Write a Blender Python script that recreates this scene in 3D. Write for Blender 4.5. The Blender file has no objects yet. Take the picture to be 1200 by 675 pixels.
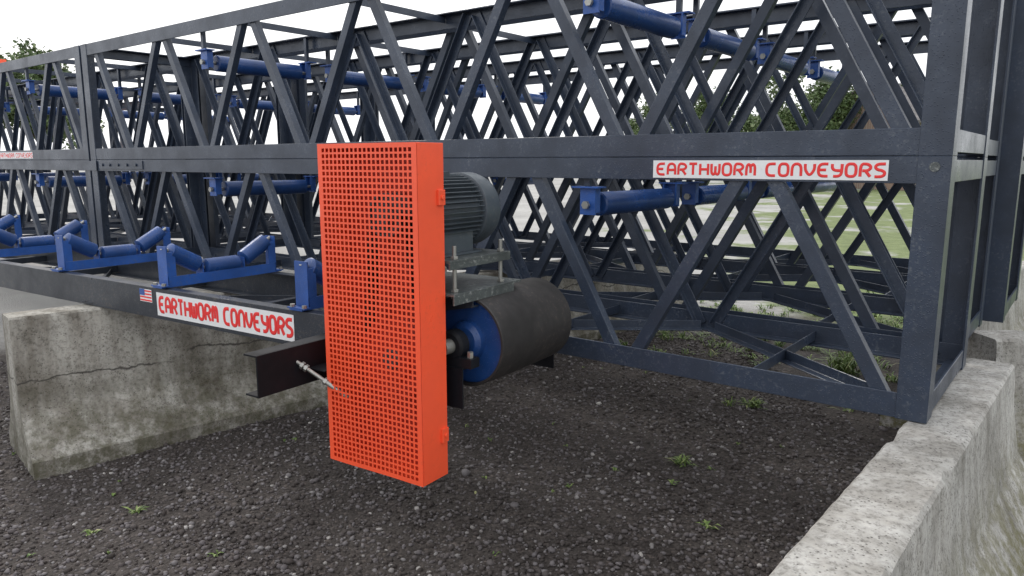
import bpy, bmesh, math, random
import numpy as np
from mathutils import Vector, Matrix
from mathutils import noise as mn
random.seed(7); np.random.seed(7)
scene = bpy.context.scene
COL = scene.collection

# ---------------------------------------------------------------- helpers
class M:
    def __init__(s): s.v=[]; s.f=[]; s.m=[]
    def add(s, vs, fs, mat=0):
        o=len(s.v); s.v += [tuple(x) for x in vs]
        s.f += [tuple(i+o for i in f) for f in fs]; s.m += [mat]*len(fs)
    def box(s, fn, a0,a1,b0,b1,c0,c1, mat=0):
        vs=[fn(a,b,c) for a in (a0,a1) for b in (b0,b1) for c in (c0,c1)]
        s.add(vs,[(0,1,3,2),(4,6,7,5),(0,4,5,1),(2,3,7,6),(0,2,6,4),(1,5,7,3)],mat)
    def ext(s, p1,p2,prof,u,v,mat=0):
        p1=Vector(p1);p2=Vector(p2);n=len(prof)
        vs=[p1+u*a+v*b for a,b in prof]+[p2+u*a+v*b for a,b in prof]
        fs=[(i,(i+1)%n,n+(i+1)%n,n+i) for i in range(n)]+[tuple(range(n)),tuple(range(2*n-1,n-1,-1))]
        s.add(vs,fs,mat)
    def L(s,p1,p2,u,v,wu,wv,t,mat=0):
        s.ext(p1,p2,[(0,0),(wu,0),(wu,t),(t,t),(t,wv),(0,wv)],u,v,mat)
    def cyl(s,p1,p2,r1,r2=None,n=24,mat=0,caps=True):
        p1=Vector(p1);p2=Vector(p2); r2=r1 if r2 is None else r2
        d=(p2-p1).normalized(); a=Vector((0,0,1)) if abs(d.z)<.9 else Vector((1,0,0))
        u=d.cross(a).normalized(); v=d.cross(u)
        vs=[]
        for p,r in((p1,r1),(p2,r2)):
            for i in range(n):
                t=2*math.pi*i/n; vs.append(p+u*math.cos(t)*r+v*math.sin(t)*r)
        fs=[(i,(i+1)%n,n+(i+1)%n,n+i) for i in range(n)]
        if caps: fs+=[tuple(range(n-1,-1,-1)),tuple(range(n,2*n))]
        s.add(vs,fs,mat)
    def rev(s,p0,d,pts,n=32,mat=0):
        p0=Vector(p0); d=d.normalized(); a=Vector((0,0,1)) if abs(d.z)<.9 else Vector((1,0,0))
        u=d.cross(a).normalized(); v=d.cross(u); vs=[];fs=[]
        for (h,r) in pts:
            for i in range(n):
                t=2*math.pi*i/n; vs.append(p0+d*h+u*math.cos(t)*r+v*math.sin(t)*r)
        for k in range(len(pts)-1):
            for i in range(n):
                fs.append((k*n+i,k*n+(i+1)%n,(k+1)*n+(i+1)%n,(k+1)*n+i))
        s.add(vs,fs,mat)
    def done(s,name,mats,parent=None,bevel=0,smooth=False):
        me=bpy.data.meshes.new(name); me.from_pydata(s.v,[],s.f)
        for m in mats: me.materials.append(m)
        me.polygons.foreach_set('material_index',s.m)
        bm=bmesh.new(); bm.from_mesh(me); bmesh.ops.recalc_face_normals(bm,faces=bm.faces); bm.to_mesh(me); bm.free()
        if smooth:
            me.polygons.foreach_set('use_smooth',[True]*len(me.polygons)); me.set_sharp_from_angle(angle=math.radians(35))
        ob=bpy.data.objects.new(name,me); COL.objects.link(ob)
        if parent: ob.parent=parent
        if bevel:
            b=ob.modifiers.new('b','BEVEL'); b.width=bevel; b.segments=1; b.limit_method='ANGLE'
        return ob
def empty(name):
    e=bpy.data.objects.new(name,None); COL.objects.link(e); return e
Z=Vector((0,0,1))

# ---------------------------------------------------------------- materials
def nodes(name):
    m=bpy.data.materials.new(name); m.use_nodes=True; nt=m.node_tree; nt.nodes.clear()
    out=nt.nodes.new('ShaderNodeOutputMaterial'); b=nt.nodes.new('ShaderNodeBsdfPrincipled')
    nt.links.new(b.outputs[0],out.inputs[0]); return m,nt,b
def N(nt,t,**k):
    n=nt.nodes.new(t)
    for a,b in k.items():
        if a in n.inputs.keys(): n.inputs[a].default_value=b
        else: setattr(n,a,b)
    return n
def ramp(nt,fac,stops):
    r=nt.nodes.new('ShaderNodeValToRGB'); e=r.color_ramp.elements
    while len(e)>1: e.remove(e[-1])
    e[0].position=stops[0][0]; e[0].color=(*stops[0][1],1)
    for p,c in stops[1:]:
        x=e.new(p); x.color=(*c,1)
    nt.links.new(fac,r.inputs[0]); return r.outputs[0]
def noise(nt,co,scale,detail=5,rough=.6,dist=0):
    n=N(nt,'ShaderNodeTexNoise',Scale=scale,Detail=detail,Roughness=rough,Distortion=dist); nt.links.new(co,n.inputs['Vector']); return n.outputs['Fac']
def mix(nt,fac,a,b,mode='MIX'):
    n=nt.nodes.new('ShaderNodeMix'); n.data_type='RGBA'; n.blend_type=mode
    for sock,val in((n.inputs[0],fac),(n.inputs[6],a),(n.inputs[7],b)):
        if isinstance(val,bpy.types.NodeSocket): nt.links.new(val,sock)
        elif isinstance(val,(int,float)): sock.default_value=val
        else: sock.default_value=(*val,1)
    return n.outputs[2]
def bump(nt,b,h,strength=.3,dist=.01,prev=None):
    n=N(nt,'ShaderNodeBump',Strength=strength,Distance=dist); nt.links.new(h,n.inputs['Height'])
    if prev: nt.links.new(prev,n.inputs['Normal'])
    nt.links.new(n.outputs[0],b.inputs['Normal']); return n.outputs[0]
def objco(nt): return N(nt,'ShaderNodeTexCoord').outputs['Object']
def k(c,f): return tuple(min(1,x*f) for x in c)

def paint(name,col,rough=.35,dirt=.25,dirtcol=(.12,.11,.1),drops=True,var=.25):
    m,nt,b=nodes(name); co=objco(nt)
    big=noise(nt,co,4.5,3,.65)
    base=ramp(nt,big,[(.3,k(col,1-var)),(.7,k(col,1+var))])
    sp=ramp(nt,noise(nt,co,60,2,.7),[(.54,(0,0,0)),(.72,(1,1,1))])
    bg_=ramp(nt,big,[(.42,(0,0,0)),(.75,(dirt*2,)*3)])
    nt.links.new(mix(nt,mix(nt,1.0,sp,bg_,'MULTIPLY'),base,dirtcol),b.inputs['Base Color'])
    r=ramp(nt,big,[(.3,(rough*1.3,)*3),(.7,(rough*.75,)*3)]); nt.links.new(r,b.inputs['Roughness'])
    if drops:
        v=N(nt,'ShaderNodeTexVoronoi',Scale=110); nt.links.new(co,v.inputs['Vector'])
        h=ramp(nt,v.outputs['Distance'],[(0,(1,1,1)),(.3,(0,0,0))])
        bump(nt,b,h,.5,.003)
    return m
SC=(.030,.042,.068)
steel=paint('dark_slate_paint',SC,.33,.45,(.13,.145,.165))
steelB=paint('dark_slate_paint_plain',SC,.36,.35,(.13,.14,.155),False)
steelL=paint('dark_frame_paint',(.026,.032,.044),.36,.5,(.14,.12,.1))
orange=paint('orange_red_paint',(.93,.105,.04),.36,.16,(.4,.08,.04),False,.06)
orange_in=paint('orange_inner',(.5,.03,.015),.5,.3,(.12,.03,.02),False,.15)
blue=paint('blue_paint',(.022,.085,.32),.35,.4,(.12,.13,.15),True,.3)
blueD=paint('blue_roller',(.014,.055,.2),.3,.3,(.08,.09,.1),True,.3)
motorm=paint('motor_grey',(.06,.075,.09),.4,.3,(.18,.17,.16),False)
zinc=paint('zinc',(.34,.34,.32),.42,.6,(.16,.12,.08),False,.2)
for n in zinc.node_tree.nodes:
    if n.type=='BSDF_PRINCIPLED': n.inputs['Metallic'].default_value=.7
plateg=paint('plate_grey',(.07,.08,.08),.35,.8,(.32,.33,.32),True,.35)
rubber=paint('rubber_lagging',(.022,.020,.020),.6,.7,(.09,.072,.06),False,.4)
black=paint('black_parts',(.006,.007,.010),.6,.3,(.02,.02,.02),False,.3)
for n in black.node_tree.nodes:
    if n.type=='BSDF_PRINCIPLED': n.inputs['Specular IOR Level'].default_value=.25
white=paint('sticker_white',(.76,.77,.78),.4,.2,(.45,.45,.42),False,.04)
red=paint('sticker_red',(.78,.03,.03),.4,.05,(.4,.1,.1),False,.05)

def concrete(name,base,dark,moss=0.3,crack=True,stain=.5,mosscol=(.085,.08,.045),mtop=.6):
    m,nt,b=nodes(name); co=objco(nt)
    c=ramp(nt,noise(nt,co,2.3,6,.7,.4),[(.3,dark),(.5,base),(.72,k(base,1.3))])
    fn=noise(nt,co,45,4,.75)
    fine=ramp(nt,fn,[(.35,(.5,.49,.47)),(.5,(1,1,1)),(.7,(1.15,1.15,1.12))])
    c=mix(nt,.85,c,fine,'MULTIPLY')
    v=N(nt,'ShaderNodeTexVoronoi',Scale=70); nt.links.new(co,v.inputs['Vector'])
    pits=ramp(nt,v.outputs['Distance'],[(.12,(.15,.14,.13)),(.26,(1,1,1))])
    pm=ramp(nt,noise(nt,co,7,3),[(.4,(0,0,0)),(.6,(1,1,1))])
    c=mix(nt,pm,c,mix(nt,1.0,c,pits,'MULTIPLY'))
    mp=N(nt,'ShaderNodeMapping'); mp.inputs['Scale'].default_value=(5,5,.45); nt.links.new(co,mp.inputs[0])
    st=ramp(nt,noise(nt,mp.outputs[0],2,4,.6),[(.38,(.42,.39,.35)),(.6,(1,1,1))]); c=mix(nt,stain,c,st,'MULTIPLY')
    sx=N(nt,'ShaderNodeSeparateXYZ'); nt.links.new(co,sx.inputs[0])
    low=ramp(nt,sx.outputs[2],[(0,(1,1,1)),(mtop*.6,(.4,.4,.4)),(mtop,(0,0,0))])
    mo=ramp(nt,noise(nt,co,13,5,.75),[(.40,(0,0,0)),(.58,(1,1,1))])
    fm=mix(nt,1.0,mix(nt,1.0,low,mo,'MULTIPLY'),(moss,)*3,'MULTIPLY')
    c=mix(nt,fm,c,mosscol)
    if crack:
        nz=N(nt,'ShaderNodeTexNoise',Scale=3.0,Detail=6); nt.links.new(co,nz.inputs['Vector'])
        ad=N(nt,'ShaderNodeMath',operation='MULTIPLY_ADD'); nt.links.new(nz.outputs['Fac'],ad.inputs[0]); ad.inputs[1].default_value=.28; nt.links.new(sx.outputs[2],ad.inputs[2])
        d=N(nt,'ShaderNodeMath',operation='SUBTRACT'); nt.links.new(ad.outputs[0],d.inputs[0]); d.inputs[1].default_value=.63
        ab=N(nt,'ShaderNodeMath',operation='ABSOLUTE'); nt.links.new(d.outputs[0],ab.inputs[0])
        ck=ramp(nt,ab.outputs[0],[(.0,(1,1,1)),(.003,(.8,.8,.8)),(.007,(0,0,0))])
        brk=ramp(nt,noise(nt,co,2.1,2),[(.40,(0,0,0)),(.46,(1,1,1))])
        c=mix(nt,mix(nt,1.0,ck,brk,'MULTIPLY'),c,(.05,.045,.04))
    nt.links.new(c,b.inputs['Base Color']); b.inputs['Roughness'].default_value=.9
    p=bump(nt,b,fn,.6,.006)
    n=N(nt,'ShaderNodeBump',Strength=.5,Distance=.004); nt.links.new(pits,n.inputs['Height']); nt.links.new(p,n.inputs['Normal']); nt.links.new(n.outputs[0],b.inputs['Normal'])
    return m
concL=concrete('concrete_weathered',(.39,.375,.34),(.15,.135,.11),.85,True,.7)
concR=concrete('concrete_light',(.41,.40,.38),(.22,.21,.19),1.3,False,.45,(.13,.12,.055),.55)

def ground_mat():
    m,nt,b=nodes('ground_mat'); co=objco(nt)
    dirt=ramp(nt,noise(nt,co,1.2,6,.7),[(.3,(.030,.024,.021)),(.55,(.050,.042,.038)),(.75,(.072,.062,.057))])
    v=N(nt,'ShaderNodeTexVoronoi',Scale=65); nt.links.new(co,v.inputs['Vector'])
    hs=N(nt,'ShaderNodeSeparateColor'); nt.links.new(v.outputs['Color'],hs.inputs[0])
    st=ramp(nt,hs.outputs[0],[(0,(.6,.56,.54)),(.6,(1,1,1)),(.9,(1.4,1.38,1.4)),(1,(2.2,2.15,2.15))])
    dirt=mix(nt,1.0,dirt,st,'MULTIPLY')
    lot=ramp(nt,noise(nt,co,.35,5,.65),[(.3,(.24,.235,.225)),(.6,(.38,.375,.36)),(.8,(.45,.44,.42))])
    grass=ramp(nt,noise(nt,co,3,5,.7),[(.3,(.08,.11,.035)),(.7,(.19,.23,.09))])
    ln=N(nt,'ShaderNodeVectorMath',operation='LENGTH'); nt.links.new(co,ln.inputs[0])
    sx=N(nt,'ShaderNodeSeparateXYZ'); nt.links.new(co,sx.inputs[0])
    gx=N(nt,'ShaderNodeMath',operation='DIVIDE'); nt.links.new(sx.outputs[0],gx.inputs[0]); nt.links.new(ln.outputs['Value'],gx.inputs[1])
    ga=N(nt,'ShaderNodeMath',operation='MULTIPLY_ADD'); nt.links.new(noise(nt,co,.3,5,.65),ga.inputs[0]); ga.inputs[1].default_value=1.6; nt.links.new(gx.outputs[0],ga.inputs[2])
    n2=N(nt,'ShaderNodeMath',operation='MULTIPLY'); nt.links.new(ga.outputs[0],n2.inputs[0]); n2.inputs[1].default_value=.5
    gsel=ramp(nt,n2.outputs[0],[(.545,(0,0,0)),(.60,(1,1,1))])
    far=mix(nt,gsel,lot,grass)
    ad=N(nt,'ShaderNodeMath',operation='MULTIPLY_ADD'); nt.links.new(noise(nt,co,.8,5,.65),ad.inputs[0]); ad.inputs[1].default_value=-5.0; nt.links.new(ln.outputs['Value'],ad.inputs[2])
    dv=N(nt,'ShaderNodeMath',operation='DIVIDE'); nt.links.new(ad.outputs[0],dv.inputs[0]); dv.inputs[1].default_value=20
    f=ramp(nt,dv.outputs[0],[(.25,(0,0,0)),(.34,(1,1,1))])
    nt.links.new(mix(nt,f,dirt,far),b.inputs['Base Color']); b.inputs['Roughness'].default_value=.9
    p=bump(nt,b,noise(nt,co,30,5,.75),.5,.015)
    n=N(nt,'ShaderNodeBump',Strength=.6,Distance=.01,invert=True); nt.links.new(v.outputs['Distance'],n.inputs['Height']); nt.links.new(p,n.inputs['Normal']); nt.links.new(n.outputs[0],b.inputs['Normal'])
    return m
g=M()
xs=sorted(set([-900,-300,-100,-40,-20]+[-12+.25*i for i in range(97)]+[20,40,100,300,900]))
ys=sorted(set([-300,-60,-10]+[-2+.25*i for i in range(57)]+[16,25,60,150,400,1200]))
def gz(x,y):
    if abs(x)>11 or y>11 or y<-1.5: return 0
    return .018*math.sin(x*2.3+y*1.1)*math.sin(y*1.7-x*.6)+.008*math.sin(5*x+1)*math.cos(4.3*y)
vs=[(x,y,gz(x,y)) for x in xs for y in ys]; ny=len(ys)
g.add(vs,[(i*ny+j,(i+1)*ny+j,(i+1)*ny+j+1,i*ny+j+1) for i in range(len(xs)-1) for j in range(ny-1)])
g.done('ground',[ground_mat()],smooth=True)

def island_mat(name,stops,rough=.85,var=False):
    m,nt,b=nodes(name); ge=N(nt,'ShaderNodeNewGeometry')
    c=ramp(nt,ge.outputs['Random Per Island'],stops)
    if var: c=mix(nt,.6,c,ramp(nt,noise(nt,objco(nt),1.6,4,.7),[(.35,(.6,.57,.55)),(.65,(1.3,1.3,1.3))]),'MULTIPLY')
    nt.links.new(c,b.inputs['Base Color']); b.inputs['Roughness'].default_value=rough
    return m
gravel_m=island_mat('gravel_mat',[(0,(.036,.029,.026)),(.3,(.066,.055,.052)),(.55,(.098,.086,.086)),(.78,(.13,.118,.124)),(.93,(.18,.168,.172)),(.985,(.25,.238,.235)),(1,(.45,.43,.41))],.8,True)
bm=bmesh.new(); bmesh.ops.create_icosphere(bm,subdivisions=1,radius=1); ico=np.array([v.co[:] for v in bm.verts]); icf=np.array([[v.index for v in f.verts] for f in bm.faces]); bm.free()
def stones(n,x0,x1,y0,y1,smin,smax,pw=2.5,yb=1.0):
    x=np.random.uniform(x0,x1,n); y=y0+(y1-y0)*np.random.uniform(0,1,n)**yb
    s=smin+(smax-smin)*np.random.uniform(0,1,n)**pw
    sc=np.stack([s*np.random.uniform(.7,1.3,n),s*np.random.uniform(.6,1.1,n),s*np.random.uniform(.4,.85,n)],1)
    V=ico[None]*(1+np.random.uniform(-.28,.28,(n,12,1)))*sc[:,None,:]
    a=np.random.uniform(0,6.28,n); t=np.random.uniform(-.5,.5,n)
    X=V[:,:,0];Y=V[:,:,1];Zz=V[:,:,2]
    Y2=Y*np.cos(t)[:,None]-Zz*np.sin(t)[:,None]; Z2=Y*np.sin(t)[:,None]+Zz*np.cos(t)[:,None]
    X3=X*np.cos(a)[:,None]-Y2*np.sin(a)[:,None]; Y3=X*np.sin(a)[:,None]+Y2*np.cos(a)[:,None]
    z0=np.array([gz(p,q) for p,q in zip(x,y)])+sc[:,2]*.4
    return np.stack([X3+x[:,None],Y3+y[:,None],Z2+z0[:,None]],2)
P=np.concatenate([stones(50000,-4.4,2.2,2.3,7.5,.005,.015,2.0,1.5),stones(5000,-4.4,2.3,2.3,8,.011,.02,2.5,1.4),stones(70,-3.6,2,2.6,8,.018,.03,2,1.2),
                  stones(2500,1.8,3.5,.5,5,.005,.02,2.5,1)])
n=len(P); me=bpy.data.meshes.new('gravel'); V=P.reshape(-1,3); F=(icf[None]+(np.arange(n)*12)[:,None,None]).reshape(-1,3)
me.vertices.add(len(V)); me.vertices.foreach_set('co',V.ravel()); me.loops.add(F.size); me.loops.foreach_set('vertex_index',F.ravel().astype(np.int32))
me.polygons.add(len(F)); me.polygons.foreach_set('loop_start',np.arange(len(F),dtype=np.int32)*3); me.update(calc_edges=True); me.materials.append(gravel_m)
COL.objects.link(bpy.data.objects.new('gravel',me))

grass_m=island_mat('weed_leaf',[(0,(.06,.12,.02)),(.5,(.12,.19,.04)),(.9,(.22,.29,.09)),(1,(.32,.32,.15))],.6)
w=M()
def tuft(x,y,r,h,nb):
    for _ in range(nb):
        a=random.uniform(0,6.28); rr=r*random.random()*.5; px=x+rr*math.cos(a); py=y+rr*math.sin(a); a2=random.uniform(0,6.28)
        l=r*random.uniform(.4,1); hh=h*random.uniform(.4,1); wd=random.uniform(.003,.007); z=gz(x,y)
        d=Vector((math.cos(a2),math.sin(a2),0)); sd=Vector((-d.y,d.x,0))*wd; p=Vector((px,py,z))
        m1=p+d*l*.5+Z*hh*.8; e=p+d*l+Z*hh*random.uniform(.5,1)
        w.add([p-sd*.5,p+sd*.5,m1+sd,m1-sd,e],[(0,1,2,3),(3,2,4)])
for (x,y,r,h,nb) in [(.97,3.99,.10,.05,40),(-1.85,3.41,.07,.03,22),(.92,3.24,.06,.03,16),(2.7,5.8,.25,.2,150),(-1.95,3.2,.05,.03,12),(.3,3.7,.04,.02,8),(-1.3,3.0,.04,.02,8),(.85,3.7,.05,.03,12),(1.7,5.0,.12,.07,50)]:
    tuft(x,y,r,h,nb)
for _ in range(45): tuft(random.uniform(-3.4,1.8),random.uniform(2.8,7),random.uniform(.015,.035),.02,random.randint(3,6))
for _ in range(650): tuft(random.gauss(3.7,1.5),random.gauss(7.4,1.0),random.uniform(.05,.15),random.uniform(.03,.09),16)
for _ in range(550):
    t=random.uniform(-1,6); o=random.uniform(.50,1.7); tuft(1.41+.64*t+.768*o,2.63+.768*t-.64*o,random.uniform(.05,.14),random.uniform(.05,.2),16)
w.done('weeds',[grass_m])

# ---------------------------------------------------------------- concrete barriers
def barrier(name,p0,d,length,H,mat,top=.20,foot=.24,seed=1,rough=1.0):
    d=Vector((d[0],d[1],0)).normalized(); side=Vector((d.y,-d.x,0))
    hw=top/2
    half=[(hw-.012,H),(hw,H-.012),(hw+.015,H-.2),(hw+.05,.33),(hw+.13,.2),(hw+foot,.08),(hw+foot,-.02)]
    prof=[(-a,z) for a,z in reversed(half)]+half
    pts=[]
    for i in range(len(prof)-1):
        a,b=prof[i],prof[i+1]; nn=max(1,int(math.hypot(b[0]-a[0],b[1]-a[1])/.035))
        for j in range(nn): pts.append((a[0]+(b[0]-a[0])*j/nn,a[1]+(b[1]-a[1])*j/nn))
    pts.append(prof[-1]); n=len(pts); m=M(); L_=int(length/.03); vs=[]
    c0=Vector((p0[0],p0[1],0))
    for i in range(L_+1):
        for (a,z) in pts:
            q=c0+d*(length*i/L_)+side*a+Z*z
            nv=(mn.noise(q*6)*.003+mn.noise(q*22)*.003)*rough
            if z>H-.04 and abs(a)>hw-.03:
                c=mn.noise(q*7+Vector((seed,0,0))); nv-= max(0,c-.25)*.045*rough
            q=q+side*nv*(1 if a>0 else -1)
            if z>H-.03: q.z+=min(0,nv)*.8
            vs.append(q)
    fs=[(i*n+j,(i+1)*n+j,(i+1)*n+j+1,i*n+j+1) for i in range(L_) for j in range(n-1)]
    fs+=[tuple(range(n)),tuple(L_*n+j for j in range(n-1,-1,-1))]
    m.add(vs,fs)
    return m.done(name,[mat],smooth=True)
dR=Vector((.64,.768,0)).normalized(); sR=Vector((dR.y,-dR.x,0))
st=Vector((1.425,2.59,0))+sR*.11-dR*3.0
barrier('concrete_barrier',st,dR,4.25,.752,concR,.22,.20,3,.8)
barrier('concrete_barrier',st+dR*5.2-sR*.35,dR,3.6,.752,concR,.22,.20,5)
barrier('concrete_barrier',Vector((2.62,4.02,0)),Vector((1,.06,0)),3.0,.752,concR,.24,.18,6)
dL=Vector((.732,.681,0)).normalized(); sL=Vector((dL.y,-dL.x,0))
c0=Vector((-2.61,3.81,0))-sL*(.24+.1)
barrier('concrete_barrier',c0,dL,3.05,.852,concL,.20,.24,9)
barrier('concrete_barrier',c0+dL*3.3,dL,3.05,.752,concL,.20,.24,11)
barrier('concrete_barrier',c0-dL*3.2+sL*.12-Vector((.25,0,0)),dL,2.6,.74,concL,.20,.24,13)

# ---------------------------------------------------------------- trusses
A=Vector((-.7866,.6175,0)).normalized(); B=Vector((.6175,.7866,0)).normalized()
KT=1.06; OT=Vector((1.515,2.588,0))
def T(s,b,z): 
    p=OT+A*(s*KT)+B*(b*KT); p.z=.757+KT*(z-.81); return p
LET={'E':[[(1,1.4),(.3,1.4),(0,1.1),(0,.3),(.3,0),(1,0)],[(0,.72),(.8,.72)]],
'A':[[(0,0),(0,1.1),(.3,1.4),(.7,1.4),(1,1.1),(1,0)],[(0,.6),(1,.6)]],
'R':[[(0,0),(0,1.4),(.7,1.4),(1,1.15),(1,.9),(.7,.65),(.2,.65)],[(.5,.65),(1,0)]],
'T':[[(0,1.4),(1,1.4)],[(.5,1.4),(.5,0)]],'H':[[(0,0),(0,1.4)],[(1,0),(1,1.4)],[(0,.7),(1,.7)]],
'W':[[(0,1.4),(0,.3),(.25,0),(.5,.3),(.5,1.1)],[(.5,.3),(.75,0),(1,.3),(1,1.4)]],
'O':[[(.5,1.4),(.25,1.4),(0,1.15),(0,.25),(.25,0),(.75,0),(1,.25),(1,1.15),(.75,1.4),(.5,1.4)]],
'M':[[(0,0),(0,1.1),(.25,1.4),(.5,1.1),(.5,.3)],[(.5,1.1),(.75,1.4),(1,1.1),(1,0)]],
'C':[[(1,1.4),(.3,1.4),(0,1.1),(0,.3),(.3,0),(1,0)]],'N':[[(0,0),(0,1.1),(.3,1.4),(.7,1.4),(1,1.1),(1,0)]],
'V':[[(0,1.4),(0,.7),(.5,0),(1,.7),(1,1.4)]],'Y':[[(0,1.4),(0,.9),(.3,.65),(1,.65)],[(1,1.4),(1,.3),(.7,0),(.15,0)]],
'S':[[(1,1.4),(.3,1.4),(0,1.15),(.15,.8),(.85,.65),(1,.3),(.7,0),(0,0)]]}
def chaikin(p):
    for _ in range(2):
        if len(p)<3: return p
        q=[p[0]]
        for i in range(len(p)-1):
            a,b=p[i],p[i+1]
            if i>0: q.append((a[0]*.75+b[0]*.25,a[1]*.75+b[1]*.25))
            if i<len(p)-2: q.append((a[0]*.25+b[0]*.75,a[1]*.25+b[1]*.75))
        q.append(p[-1]); p=q
    return p
def sticker(parent,org,xd,nrm,length,height):
    xd=xd.normalized(); nrm=nrm.normalized()
    m=M()
    def fn(a,b,c): return org+xd*a+Z*b+nrm*c
    m.box(fn,0,length,0,height,0.0008,.0022)
    m.done('name_sticker_backing',[white],parent)
    txt="EARTHWORM CONVEYORS"; cv=bpy.data.curves.new('sticker_lettering','CURVE'); cv.dimensions='3D'
    cw=length*.965/(len(txt)-.35-.35); lw=cw*.70; lh=height*.62; x=length*.022
    cv.bevel_depth=height*.074; cv.bevel_resolution=2; cv.use_fill_caps=True
    for ch in txt:
        if ch==' ': x+=cw*.65; continue
        for pl in LET[ch]:
            pts=chaikin(pl); sp=cv.splines.new('POLY'); sp.points.add(len(pts)-1)
            for i,(a,b) in enumerate(pts): sp.points[i].co=(x+a*lw,height*.19+b/1.4*lh,0,1)
        x+=cw
    cv.materials.append(red); ob=bpy.data.objects.new('sticker_lettering',cv); COL.objects.link(ob); ob.parent=parent
    ob.matrix_world=Matrix((( xd.x,0,nrm.x*.1,org.x+nrm.x*.0026),(xd.y,0,nrm.y*.1,org.y+nrm.y*.0026),(xd.z,1,0,org.z),(0,0,0,1)))

def truss(s0,s1,b0,z0,z1,W=.95,phase=.09,rollers=(),rz=1.5,bev=0,topbars=True,mat=None):
    m=M(); c=.09*KT; t=.009
    b1=b0+W
    for (b,z,u,v) in((b0,z0,B,Z),(b0,z1,B,-Z),(b1,z0,-B,Z),(b1,z1,-B,-Z)):
        m.L(T(s0,b,z),T(s1,b,z),u,v,c*.8,c,t)
    for s,sd in((s0,1),(s1,-1)):
        for b,bd in((b0,1),(b1,-1)):
            m.L(T(s-sd*.003,b-bd*.003,z0)-Z*.002,T(s-sd*.003,b-bd*.003,z1)+Z*.001,A*sd,B*bd,.1*KT,.1*KT,.0095)
        m.L(T(s+sd*.0005,b0+.014,z0)+Z*.011,T(s+sd*.0005,b1-.014,z0)+Z*.011,A*sd,Z,.075,.08,t)
        m.L(T(s+sd*.0005,b0+.014,z1)-Z*.011,T(s+sd*.0005,b1-.014,z1)-Z*.011,A*sd,-Z,.075,.08,t)
    hp=.555
    for b,bd in((b0,1),(b1,-1)):
        s=s0+phase; up=True; i=0
        while s+hp<s1-.02:
            p=T(s+.035,b+bd*(.0105 if i%2 else .0135),(z0 if up else z1)+(.025 if up else -.025))
            q=T(s+hp-.035,b+bd*(.0105 if i%2 else .0135),(z1 if up else z0)+(-.025 if up else .025))
            d=(q-p).normalized(); u=d.cross(B)
            if u.dot(A)*bd<0: u=-u
            m.L(p-u*.027,q-u*.027,u,B*bd,.055,.045,.007)
            if bev:
                for e,sg in((p,1),(q,-1)):
                    e2=e+d*sg*(.055)
                    m.cyl(e2-u*.026-B*bd*.001,e2+u*.026-B*bd*.001,.0045,n=6)
            s+=hp; up=not up; i+=1
    s=s0+.1; k_=0
    while s+hp*1.9<s1:
        e=(b0+.09,b1-.09) if k_%2==0 else (b1-.09,b0+.09)
        p=T(s,e[0],z0)+Z*(.0115 if k_%2 else .014); q=T(s+hp*1.85,e[1],z0)+Z*(.0115 if k_%2 else .014)
        d=(q-p).normalized(); u=Z.cross(d)
        m.L(p,q,u,Z,.05,.05,.006); s+=hp*2; k_+=1
    s=s0+.64
    while s<s1-.2:
        m.L(T(s,b0+.012,z0)+Z*.02,T(s,b1-.012,z0)+Z*.02,A,Z,.05,.05,.006)
        if topbars: m.L(T(s+.25,b0+.012,z1)-Z*.0115,T(s+.25,b1-.012,z1)-Z*.0115,A,-Z,.045,.045,.006)
        s+=hp*2
    ob=m.done('conveyor_truss_frame',[mat],bevel=bev)
    r=M()
    for s in rollers:
        if s<s0+.1 or s>s1-.1: continue
        def f(a,b,c,s=s): return T(s+a,b,c)
        pa=T(s,b0+.13,rz); pb=T(s,b1-.13,rz); dd=pb-pa; Ln=dd.length
        r.rev(pa,dd,[(0,.004),(0,.05),(.006,.058),(Ln-.006,.058),(Ln,.05),(Ln,.004)],28,1)
        r.cyl(T(s,b0+.03,rz),T(s,b1-.03,rz),.012,n=10,mat=2)
        for bb,sg in((b0+.05,1),(b1-.05,-1)):
            tp=min(rz+.075,z1-.1)
            r.box(f,-.04,.04,bb-.004,bb+.004,rz-.045,tp,0)
            r.box(f,-.04,-.033,bb+.0045*sg,bb+.04*sg,rz-.035,tp,0)
            r.box(f,.033,.04,bb+.0045*sg,bb+.04*sg,rz-.035,tp,0)
            r.box(f,-.07,.07,bb-.03,bb+.04,tp+.0005,tp+.008,0)
            if tp<z1-.12: r.box(f,-.014,.014,bb-.012,bb+.012,tp+.0085,z1-.012,3)
            else: r.box(f,-.07,.07,(b0+.012) if sg==1 else (b1-.02),(b0+.02) if sg==1 else (b1-.012),z1-.13,z1-.02,3)
            r.cyl(T(s,bb-.012*sg,rz),T(s,bb-.028*sg,rz),.02,n=6,mat=2)
    if r.v: r.done('return_rollers',[blue,blueD,zinc,steel],ob,smooth=True)
    return ob
RS=(1.42,4.55,7.68,10.8)
zs=1.7185
lower0=upper1=None
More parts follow.
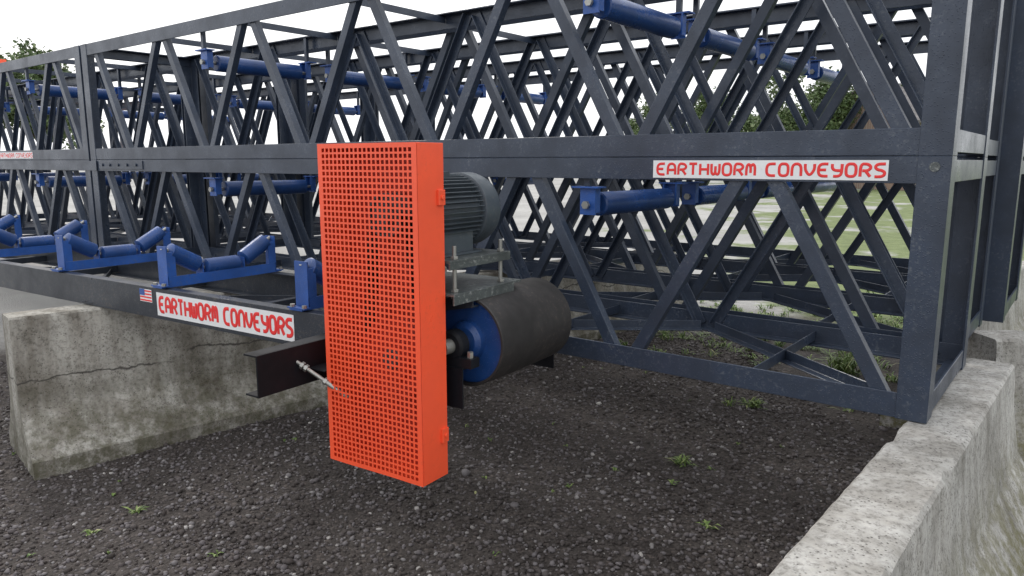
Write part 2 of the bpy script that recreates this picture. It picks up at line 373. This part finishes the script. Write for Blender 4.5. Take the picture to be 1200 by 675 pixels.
for row in range(4):
    b0=row*1.055
    ds=[0,.05,-.04,.03][row]; ph=[.09,.3,.09,.42][row]
    for sec in range(2):
        s0=sec*6.39+ds; s1=s0+6.35; mt=steel if row==0 else steelB
        lo=truss(s0,s1,b0,.81,zs,phase=ph,rollers=RS,rz=1.51,bev=.0015 if row<1 else 0,mat=mt)
        up=truss(s0,s1,b0,zs+.004,2.655,phase=ph,rollers=RS,rz=2.38,bev=.0015 if row<1 else 0,topbars=row<2,mat=mt)
        if row==0 and sec==0: lower0=lo
        if row==0 and sec==1: upper1=up
        if row==0 and sec==0:
            sp=M()
            sp.box(T,5.45,6.2,-.0065,-.0005,1.645,1.71)
            for x in (5.55,5.7,5.85,6.0,6.13): sp.cyl(T(x,-.0065,1.678),T(x,-.016,1.678),.014,n=6)
            sp.box(T,6.24,6.54,-.0125,-.0075,1.63,1.71)
            sp.done('splice_plate',[steel],lo,bevel=.001)
sticker(lower0,T(1.072,-.0,1.637),-A,-B,.888*KT,.070*KT)
sticker(upper1,T(8.5,-.0,1.735),-A,-B,.9*KT,.062*KT)
tg=M(); tg.rev(T(.045,-.0035,1.685),-B,[(0,.017),(.003,.017),(.003,.011),(.001,.011),(.001,.0)],20,0); tg.done('round_tag',[plateg],lower0)

# ---------------------------------------------------------------- belt conveyor (head section)
C=Vector((-.833,.553,0)).normalized(); D=Vector((.553,.833,0)).normalized()
KC=.95; OC=Vector((-.338,2.66,0))
def G(a,t,z):
    p=OC+C*(a*KC)+D*(t*KC); p.z=.8545+KC*(z-.81); return p
conv=empty('belt_conveyor'); W0=.214; W1=1.03
m=M()
for (t0,sg) in((W0,1),(W1,-1)):
    a0=.06 if sg==1 else -.02
    m.box(G,a0,10.5,min(t0,t0+sg*.008),max(t0,t0+sg*.008),.81,.99)
    for z0,z1 in((.81,.818),(.982,.99)):
        m.box(G,a0,10.5,min(t0+sg*.0083,t0+sg*.065),max(t0+sg*.0083,t0+sg*.065),z0,z1)
a=.55
while a<10.4:
    m.box(G,a,a+.05,W0+.0085,W1-.0085,.83,.88); a+=1.17
for i in range(8):
    p=G(.6+i*1.17,W0+.02,.826); q=G(.6+(i+1)*1.17,W1-.02,.826)
    if i%2: p=G(.6+i*1.17,W1-.02,.826); q=G(.6+(i+1)*1.17,W0+.02,.826)
    dd=(q-p).normalized(); m.L(p,q,Z.cross(dd),Z,.05,.04,.006)
m.done('side_rails',[steelL],conv,bevel=.0015)

for i,ai in enumerate((.96,2.13,3.30,4.47,5.64,6.81,7.98)):
    m=M()
    def I(w_,al,z,ai=ai): return G(ai+al,W0+w_,z)
    Wd=W1-W0; zb=.994
    m.box(I,-.012,Wd+.012,-.045,.045,zb,zb+.008,0)
    m.box(I,.03,Wd-.03,-.045,-.037,zb+.008,zb+.06,0)
    m.box(I,-.012,.03,-.062,.062,zb+.0085,zb+.014,0); m.box(I,Wd-.03,Wd+.012,-.062,.062,zb+.0085,zb+.014,0)
    for e in (0,1):
        X=lambda q:(q if e==0 else Wd-q)
        x0,x1=sorted((X(.0305),X(.038)))
        m.box(I,x0,x1,-.045,.045,zb+.0085,zb+.235,0)
        x0,x1=sorted((X(.0385),X(.085)))
        m.box(I,x0,x1,-.0448,-.0375,zb+.061,zb+.2,0)
        x0,x1=sorted((X(.26),X(.268)))
        m.box(I,x0,x1,-.035,.035,zb+.0085,zb+.12,0)
        p=I(X(.06),0,zb+.21); q=I(X(.255),0,zb+.105); d=q-p; L_=d.length
        m.rev(p,d,[(.01,.004),(.01,.035),(.018,.048),(L_-.012,.048),(L_-.004,.035),(L_-.004,.004)],24,1)
        m.cyl(p-d*.14,q+d*.03,.011,n=8,mat=2)
        m.cyl(I(X(.0),.035,zb+.014),I(X(.0),.035,zb+.028),.012,n=6,mat=2)
        m.cyl(I(X(.0),-.05,zb+.014),I(X(.0),-.05,zb+.028),.012,n=6,mat=2)
    p=I(.29,0,zb+.085); q=I(Wd-.29,0,zb+.085); d=q-p; L_=d.length
    m.rev(p,d,[(0,.004),(0,.035),(.008,.048),(L_-.008,.048),(L_,.035),(L_,.004)],24,1)
    m.cyl(I(.255,0,zb+.085),I(Wd-.255,0,zb+.085),.011,n=8,mat=2)
    m.done('troughing_idler_%d'%(i+1),[blue,blueD,zinc],conv,smooth=True)

sticker(conv,G(2.16,W0,.832),-C,-D,1.17*KC,.135*KC)
m=M(); o=G(2.33,W0,.9)
fl=lambda x,y,zz:o-C*x+Z*y-D*zz
m.box(fl,0,.115,0,.07,.0006,.002,0)
for j in range(4): m.box(fl,.002,.113,.004+j*.0175,.0125+j*.0175,.0022,.0028,1)
m.box(fl,.0,.05,.035,.07,.003,.0036,2); m.done('flag_sticker',[white,red,blue],conv)

zc=.943; ac=.035; t0=.33; Ld=.586; R=.2*KC
m=M(); pa=G(ac,t0,zc); L_=Ld*KC
m.rev(pa,D,[(.012,R-.014),(0,R-.012),(0,R-.003),(.004,R),(L_*.5,R+.003),(L_-.004,R),(L_,R-.003),(L_,R-.012),(L_-.012,R-.014)],64,0)
for h,sg in((.022,1),(L_-.022,-1)):
    m.rev(pa+D*h,D*sg,[(-.0,R-.013),(-.0,.085),(-.02,.08),(-.035,.06),(-.035,.0)],48,1)
m.done('head_pulley',[rubber,blueD],conv,smooth=True)
m=M(); m.cyl(G(ac,.17,zc),G(ac,W1+.06,zc),.03,n=24,mat=1)
for tt,sg in ((.255,1),(W1-.03,-1)):
    q=G(ac,tt,zc); m.rev(q,D,[(-.03,.0301),(-.03,.05),(-.02,.062),(.02,.062),(.03,.05),(.03,.0301)],28,0)
    bx=lambda a,b,c:G(ac+a,tt+b,zc+c)
    m.box(bx,-.11,.11,-.03,.03,-.085,-.045,0)
    m.box(bx,-.05,.05,-.025,.025,-.0449,-.03,0)
    m.box(bx,-.07,.14,-.038,-.03,-.26,-.086,0)
    m.box(bx,-.07,.14,-.0295,.05,-.094,-.086,0)
    for x in(-.085,.085): m.cyl(G(ac+x,tt,zc-.05),G(ac+x,tt,zc-.02),.013,n=6,mat=1)
m.done('pillow_bearings',[black,zinc],conv,smooth=True)

gw=.533; gz0,gz1=.411,1.774; gt=.158
m=M(); pitch=.0234; hole=.0155; mg=.014
nc=int((gw-2*mg)/pitch); nr=int((gz1-gz0-2*mg)/pitch)
def cuts(tot,nn):
    off=(tot-nn*pitch)/2; c=[0]
    for i in range(nn): c+= [off+i*pitch+(pitch-hole)/2, off+i*pitch+(pitch+hole)/2]
    return c+[tot]
cx=cuts(gw,nc); cz=cuts(gz1-gz0,nr); nz=len(cz)
def dish(a,z):   # slight sheet buckling
    return .004*math.sin(a*9+z*3)*math.sin(z*4.1+.6)*math.sin(math.pi*a/gw)
m.add([G(x,dish(x,z),gz0+z) for x in cx for z in cz],
      [(i*nz+j,(i+1)*nz+j,(i+1)*nz+j+1,i*nz+j+1) for i in range(len(cx)-1) for j in range(nz-1) if not(i%2==1 and j%2==1)])
go=m.done('perforated_front',[orange],conv); md=go.modifiers.new('s','SOLIDIFY'); md.thickness=.002; md.offset=-1
m=M()
m.box(G,-.0005,.0035,.0035,gt,gz0,gz1); m.box(G,gw-.0035,gw+.0005,.0035,gt,gz0,gz1)
m.box(G,.0036,gw-.0036,.0035,gt,gz1-.0035,gz1+.0003); m.box(G,.0036,gw-.0036,.0035,gt,gz0-.0003,gz0+.0035)
for zz in (gz0+.18,gz1-.21):
    m.box(G,-.012,-.0006,gt-.045,gt-.005,zz-.03,zz+.03); m.cyl(G(-.0122,gt-.025,zz),G(-.019,gt-.025,zz),.009,n=8)
m.done('guard_box',[orange],conv,bevel=.0012)
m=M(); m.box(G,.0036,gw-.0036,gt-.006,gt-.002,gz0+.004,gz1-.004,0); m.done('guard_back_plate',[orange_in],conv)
m=M()
def sheave(a,z,r,mat=0):
    m.rev(G(a,.05,z),D,[(0,.02),(0,r*.55),(.012,r*.6),(.012,r*.85),(0,r*.88),(0,r),(.012,r-.012),(.024,r),(.036,r-.012),(.048,r),(.06,r-.012),(.072,r),(.072,.02)],40,mat)
    m.rev(G(a,.035,z),D,[(0,.0),(0,.035),(.015,.045)],24,3)
sheave(.22,1.49,.085,3); sheave(.2,.90,.16,0)
for kx in range(3):
    tt=.062+kx*.024/KC
    for sg in(1,-1):
        p=G(.22+sg*.088,tt,1.49); q=G(.2+sg*.162,tt,.90); dd=(q-p).normalized(); m.ext(p,q,[(-.005,-.006),(.005,-.006),(.005,.006),(-.005,.006)],dd.cross(D),D,2)
m.done('sheaves_and_belts',[orange_in,zinc,black,motorm],conv,smooth=True)

m=M(); am=.219; zm=1.49; rm=.128
def Mo(t): return G(am,t,zm)
m.rev(Mo(.165),D,[(0,.0),(0,.09),(.015,.125),(.04,.132),(.05,rm)],40,0)
m.rev(Mo(.21),D,[(0,rm),(.31*KC,rm)],40,0)
for i in range(44):
    th=2*math.pi*i/44; u=C*math.cos(th)+Z*math.sin(th); v=D.cross(u)
    p=Mo(.225)+u*(rm-.004); q=Mo(.52)+u*(rm-.004)
    m.ext(p,q,[(0,-.0022),(.026,-.0016),(.026,.0016),(0,.0022)],u,v,0)
m.rev(Mo(.525),D,[(0,.0),(0,.15),(.004,.157),(.085,.157),(.115,.148),(.128,.125),(.13,.0)],48,0)
mo_=lambda a,b,c:G(am+a,.2+b,zm+c)
m.box(mo_,-.12,-.09,.04,.28,-.17,-.08,0); m.box(mo_,.09,.12,.04,.28,-.17,-.08,0)
m.box(mo_,-.16,.16,.03,.29,-.178,-.1701,0)
m.box(lambda a,b,c:G(am+a,.3+b,zm+c),-.05,.07,-.04,.11,.14,.17,0)
m.cyl(Mo(.04),Mo(.17),.02,n=16,mat=1)
m.done('electric_motor',[motorm,zinc],conv,smooth=True)
m=M()
m.box(G,-.02,.47,.165,.60,1.298,1.310,0)
m.box(G,-.02,-.012,.165,.60,1.272,1.2979,0)
m.box(G,-.04,.5,.165,.66,1.165,1.175,0)
m.box(G,-.04,-.032,.165,.60,1.13,1.1649,0)
for (a,t) in((.0,.22),(.0,.55),(.42,.22),(.42,.55)):
    m.cyl(G(a,t,1.12),G(a,t,1.365),.0085,n=12,mat=1)
    for zz in (1.150,1.176,1.285,1.311): m.cyl(G(a,t,zz),G(a,t,zz+.012),.016,n=6,mat=1)
m.done('motor_mount',[plateg,zinc],conv,bevel=.001)
m=M()
for (a,t) in ((.5,.24),(.5,.64),(.30,.24)):
    m.L(G(a,t,.995),G(a,t,1.164),C,D,.06,.06,.007)
m.L(G(-.03,.3,1.10),G(.5,.3,1.0),Z,D,.05,.04,.007)
m.done('mount_legs',[steelL],conv)
m=M()
m.box(G,.655,.663,-.265,.21,.735,.915,0)
m.box(G,.6635,.74,-.265,.21,.907,.915,0); m.box(G,.6635,.74,-.265,.21,.735,.743,0)
m.box(G,.55,.6545,.0,.2,.80,.806,0)
m.done('take_up_arm',[black],conv,bevel=.001)
m=M()
p=G(.645,-.05,.835); q=G(.44,.03,.70)
m.cyl(p+(p-q)*.08,q,.008,n=12); dd=(q-p)
for f_ in (.02,.1,.5,.9): m.cyl(p+dd*f_,p+dd*(f_+.05),.016,n=6)
m.cyl(p+dd*.55,p+dd*.9,.011,n=12)
m.done('take_up_screw',[zinc],conv,smooth=True)

# ---------------------------------------------------------------- background
leafm=island_mat('tree_leaves',[(0,(.045,.075,.025)),(.4,(.075,.12,.04)),(.8,(.115,.165,.06)),(1,(.16,.2,.09))],.6)
bark=paint('bark',(.09,.07,.05),.9,.4,(.04,.03,.02),False,.3)
def tree(x,y,h,seed,spread=.30):
    rn=np.random.RandomState(seed); rr=random.Random(seed); m=M(); o=Vector((x,y,0))
    m.cyl(o,o+Z*h*.5,h*.026,h*.014,10,0); tips=[]
    for i in range(11):
        a=rr.uniform(0,6.28); b=o+Z*h*rr.uniform(.2,.48); e=o+Vector((math.cos(a)*h*spread*rr.uniform(.3,.95),math.sin(a)*h*spread*rr.uniform(.3,.95),h*rr.uniform(.4,.82)))
        m.cyl(b,e,h*.010,h*.003,6,0); tips.append(e)
    tips.append(o+Z*h*.88); tips.append(o+Z*h*.65); tips.append(o+Z*h*.5)
    p_=[]
    for t_ in tips:
        for _ in range(6):
            c=np.array(t_)+rn.normal(0,h*.06,3); r=h*rn.uniform(.06,.12); n=120
            p=rn.normal(0,1,(n,3)); p/=np.linalg.norm(p,axis=1)[:,None]; p_.append(c+p*r*rn.uniform(.3,1.1,(n,1)))
    p=np.concatenate(p_); n=len(p)
    a=rn.normal(0,1,(n,3)); b=rn.normal(0,1,(n,3)); a/=np.linalg.norm(a,axis=1)[:,None]; b/=np.linalg.norm(b,axis=1)[:,None]
    s=h*.017
    for i in range(n):
        q=p[i]; m.add([q-a[i]*s,q+b[i]*s*.7,q+a[i]*s,q-b[i]*s*.7],[(0,1,2,3)],1)
    m.done('tree',[bark,leafm])
for i,(x,y,h) in enumerate([(-40,55,11.4),(-36,58,10.9),(-45,60,12.4),(-50,57,12),(17,48,7.0),(21,50,7.6),(25,50,6.8),(42,60,9),(48,58,10),(12,66,7.5),(14.5,56,7)]):
    tree(x,y,h,i+3)
brick_m,nt,b=nodes('brick'); co=objco(nt); bt_=N(nt,'ShaderNodeTexBrick',Scale=4.0); nt.links.new(co,bt_.inputs['Vector'])
bt_.inputs['Color1'].default_value=(.22,.13,.10,1); bt_.inputs['Color2'].default_value=(.28,.19,.14,1); bt_.inputs['Mortar'].default_value=(.35,.33,.3,1); nt.links.new(bt_.outputs[0],b.inputs['Base Color']); b.inputs['Roughness'].default_value=.9
roof_m=paint('roof_shingle',(.16,.15,.15),.9,.4,(.2,.2,.2),False,.3); glass_m=paint('window_glass',(.03,.04,.05),.1,.0,(.1,.1,.1),False,.1)
hs=empty('brick_house')
def H(a,b,z): return Vector((24,45,0))+Vector((.95,.31,0))*a+Vector((-.31,.95,0))*b+Z*z
m=M(); m.box(H,0,13,0,8,0,4.4); m.add([H(0,0,4.4),H(0,8,4.4),H(0,4,6.6)],[(0,1,2)]); m.add([H(13,0,4.4),H(13,8,4.4),H(13,4,6.6)],[(0,1,2)]); m.done('walls',[brick_m],hs)
m=M()
for sg in(0,1):
    e=(-.5,4.15) if sg==0 else (8.5,4.15)
    m.add([H(-.4,e[0],e[1]),H(13.4,e[0],e[1]),H(13.4,4,6.75),H(-.4,4,6.75),H(-.4,e[0],e[1]-.15),H(13.4,e[0],e[1]-.15),H(13.4,4,6.6),H(-.4,4,6.6)],[(0,1,2,3),(4,5,6,7),(0,1,5,4),(1,2,6,5),(3,0,4,7)])
m.done('roof',[roof_m],hs)
m=M()
for a in(1.2,4,9.5,11.5): m.box(H,a,a+1.1,-.03,-.01,1.1,2.7,0); m.box(H,a-.08,a+1.18,-.08,-.031,1.0,1.09,1); m.box(H,a-.08,a+1.18,-.06,-.031,2.71,2.82,1); m.box(H,a+.52,a+.58,-.05,-.031,1.1,2.7,1)
m.done('windows',[glass_m,white],hs)
m=M(); m.box(H,6.8,7.8,-.05,-.01,0,2.1); m.done('door',[red],hs)
hp_=empty('feed_hopper')
def Hh(a,b,z): return Vector((-12.05,15.0,0))+C*a+D*b+Z*z
m=M()
b4=[Hh(0,0,2.5),Hh(2.2,0,2.5),Hh(2.2,1.5,2.5),Hh(0,1.5,2.5)]; t4=[Hh(-.3,-.3,3.8),Hh(2.5,-.3,3.8),Hh(2.5,1.8,3.8),Hh(-.3,1.8,3.8)]
m.add(b4+t4,[(i,(i+1)%4,4+(i+1)%4,4+i) for i in range(4)])
m.box(Hh,-.38,2.55,-.38,-.3,3.7,3.85); m.box(Hh,-.38,-.3,-.299,1.8,3.7,3.85)
m.done('hopper_bin',[orange],hp_)
m=M()
for a in(0,2.1):
    for b_ in(0,1.4): m.box(Hh,a,a+.12,b_,b_+.12,0,2.5)
m.box(Hh,.121,2.099,.02,.08,1.2,1.3); m.box(Hh,.121,2.099,.02,.08,.5,.6); m.box(Hh,.02,.08,.121,1.399,1.2,1.3); m.done('hopper_legs',[orange],hp_)

# ---------------------------------------------------------------- light, sky, camera
sd=Vector((-.45,.62,.72)).normalized()
wd=bpy.data.worlds.new('World'); scene.world=wd; wd.use_nodes=True; nt=wd.node_tree; nt.nodes.clear()
out=nt.nodes.new('ShaderNodeOutputWorld'); bg=nt.nodes.new('ShaderNodeBackground'); sky=nt.nodes.new('ShaderNodeTexSky'); sky.sky_type='NISHITA'; sky.sun_disc=False
sky.sun_elevation=math.asin(sd.z); sky.sun_rotation=math.atan2(sd.x,sd.y); sky.dust_density=6; sky.air_density=1.2
co=N(nt,'ShaderNodeTexCoord').outputs['Generated']
cl=ramp(nt,noise(nt,co,2.2,4,.6,.3),[(.3,(.8,.8,.8)),(.65,(.97,.97,.97))])
c=mix(nt,cl,sky.outputs[0],(10.0,10.15,10.4)); nt.links.new(c,bg.inputs[0]); bg.inputs[1].default_value=.15; nt.links.new(bg.outputs[0],out.inputs[0])
sl=bpy.data.lights.new('sun','SUN'); sl.energy=1.5; sl.angle=math.radians(12); sl.color=(1,.96,.9)
so=bpy.data.objects.new('sun',sl); COL.objects.link(so); so.rotation_euler=sd.to_track_quat('Z','Y').to_euler()
cam=bpy.data.cameras.new('camera'); cam.lens=26.0; cam.sensor_width=36; cam.clip_end=3000; cam.clip_start=.05
cobj=bpy.data.objects.new('camera',cam); COL.objects.link(cobj); cobj.location=(0,0,1.7); cobj.rotation_euler=(math.radians(90-9.65),0,0); scene.camera=cobj
scene.view_settings.view_transform='Standard'; scene.view_settings.look='None'; scene.view_settings.exposure=0
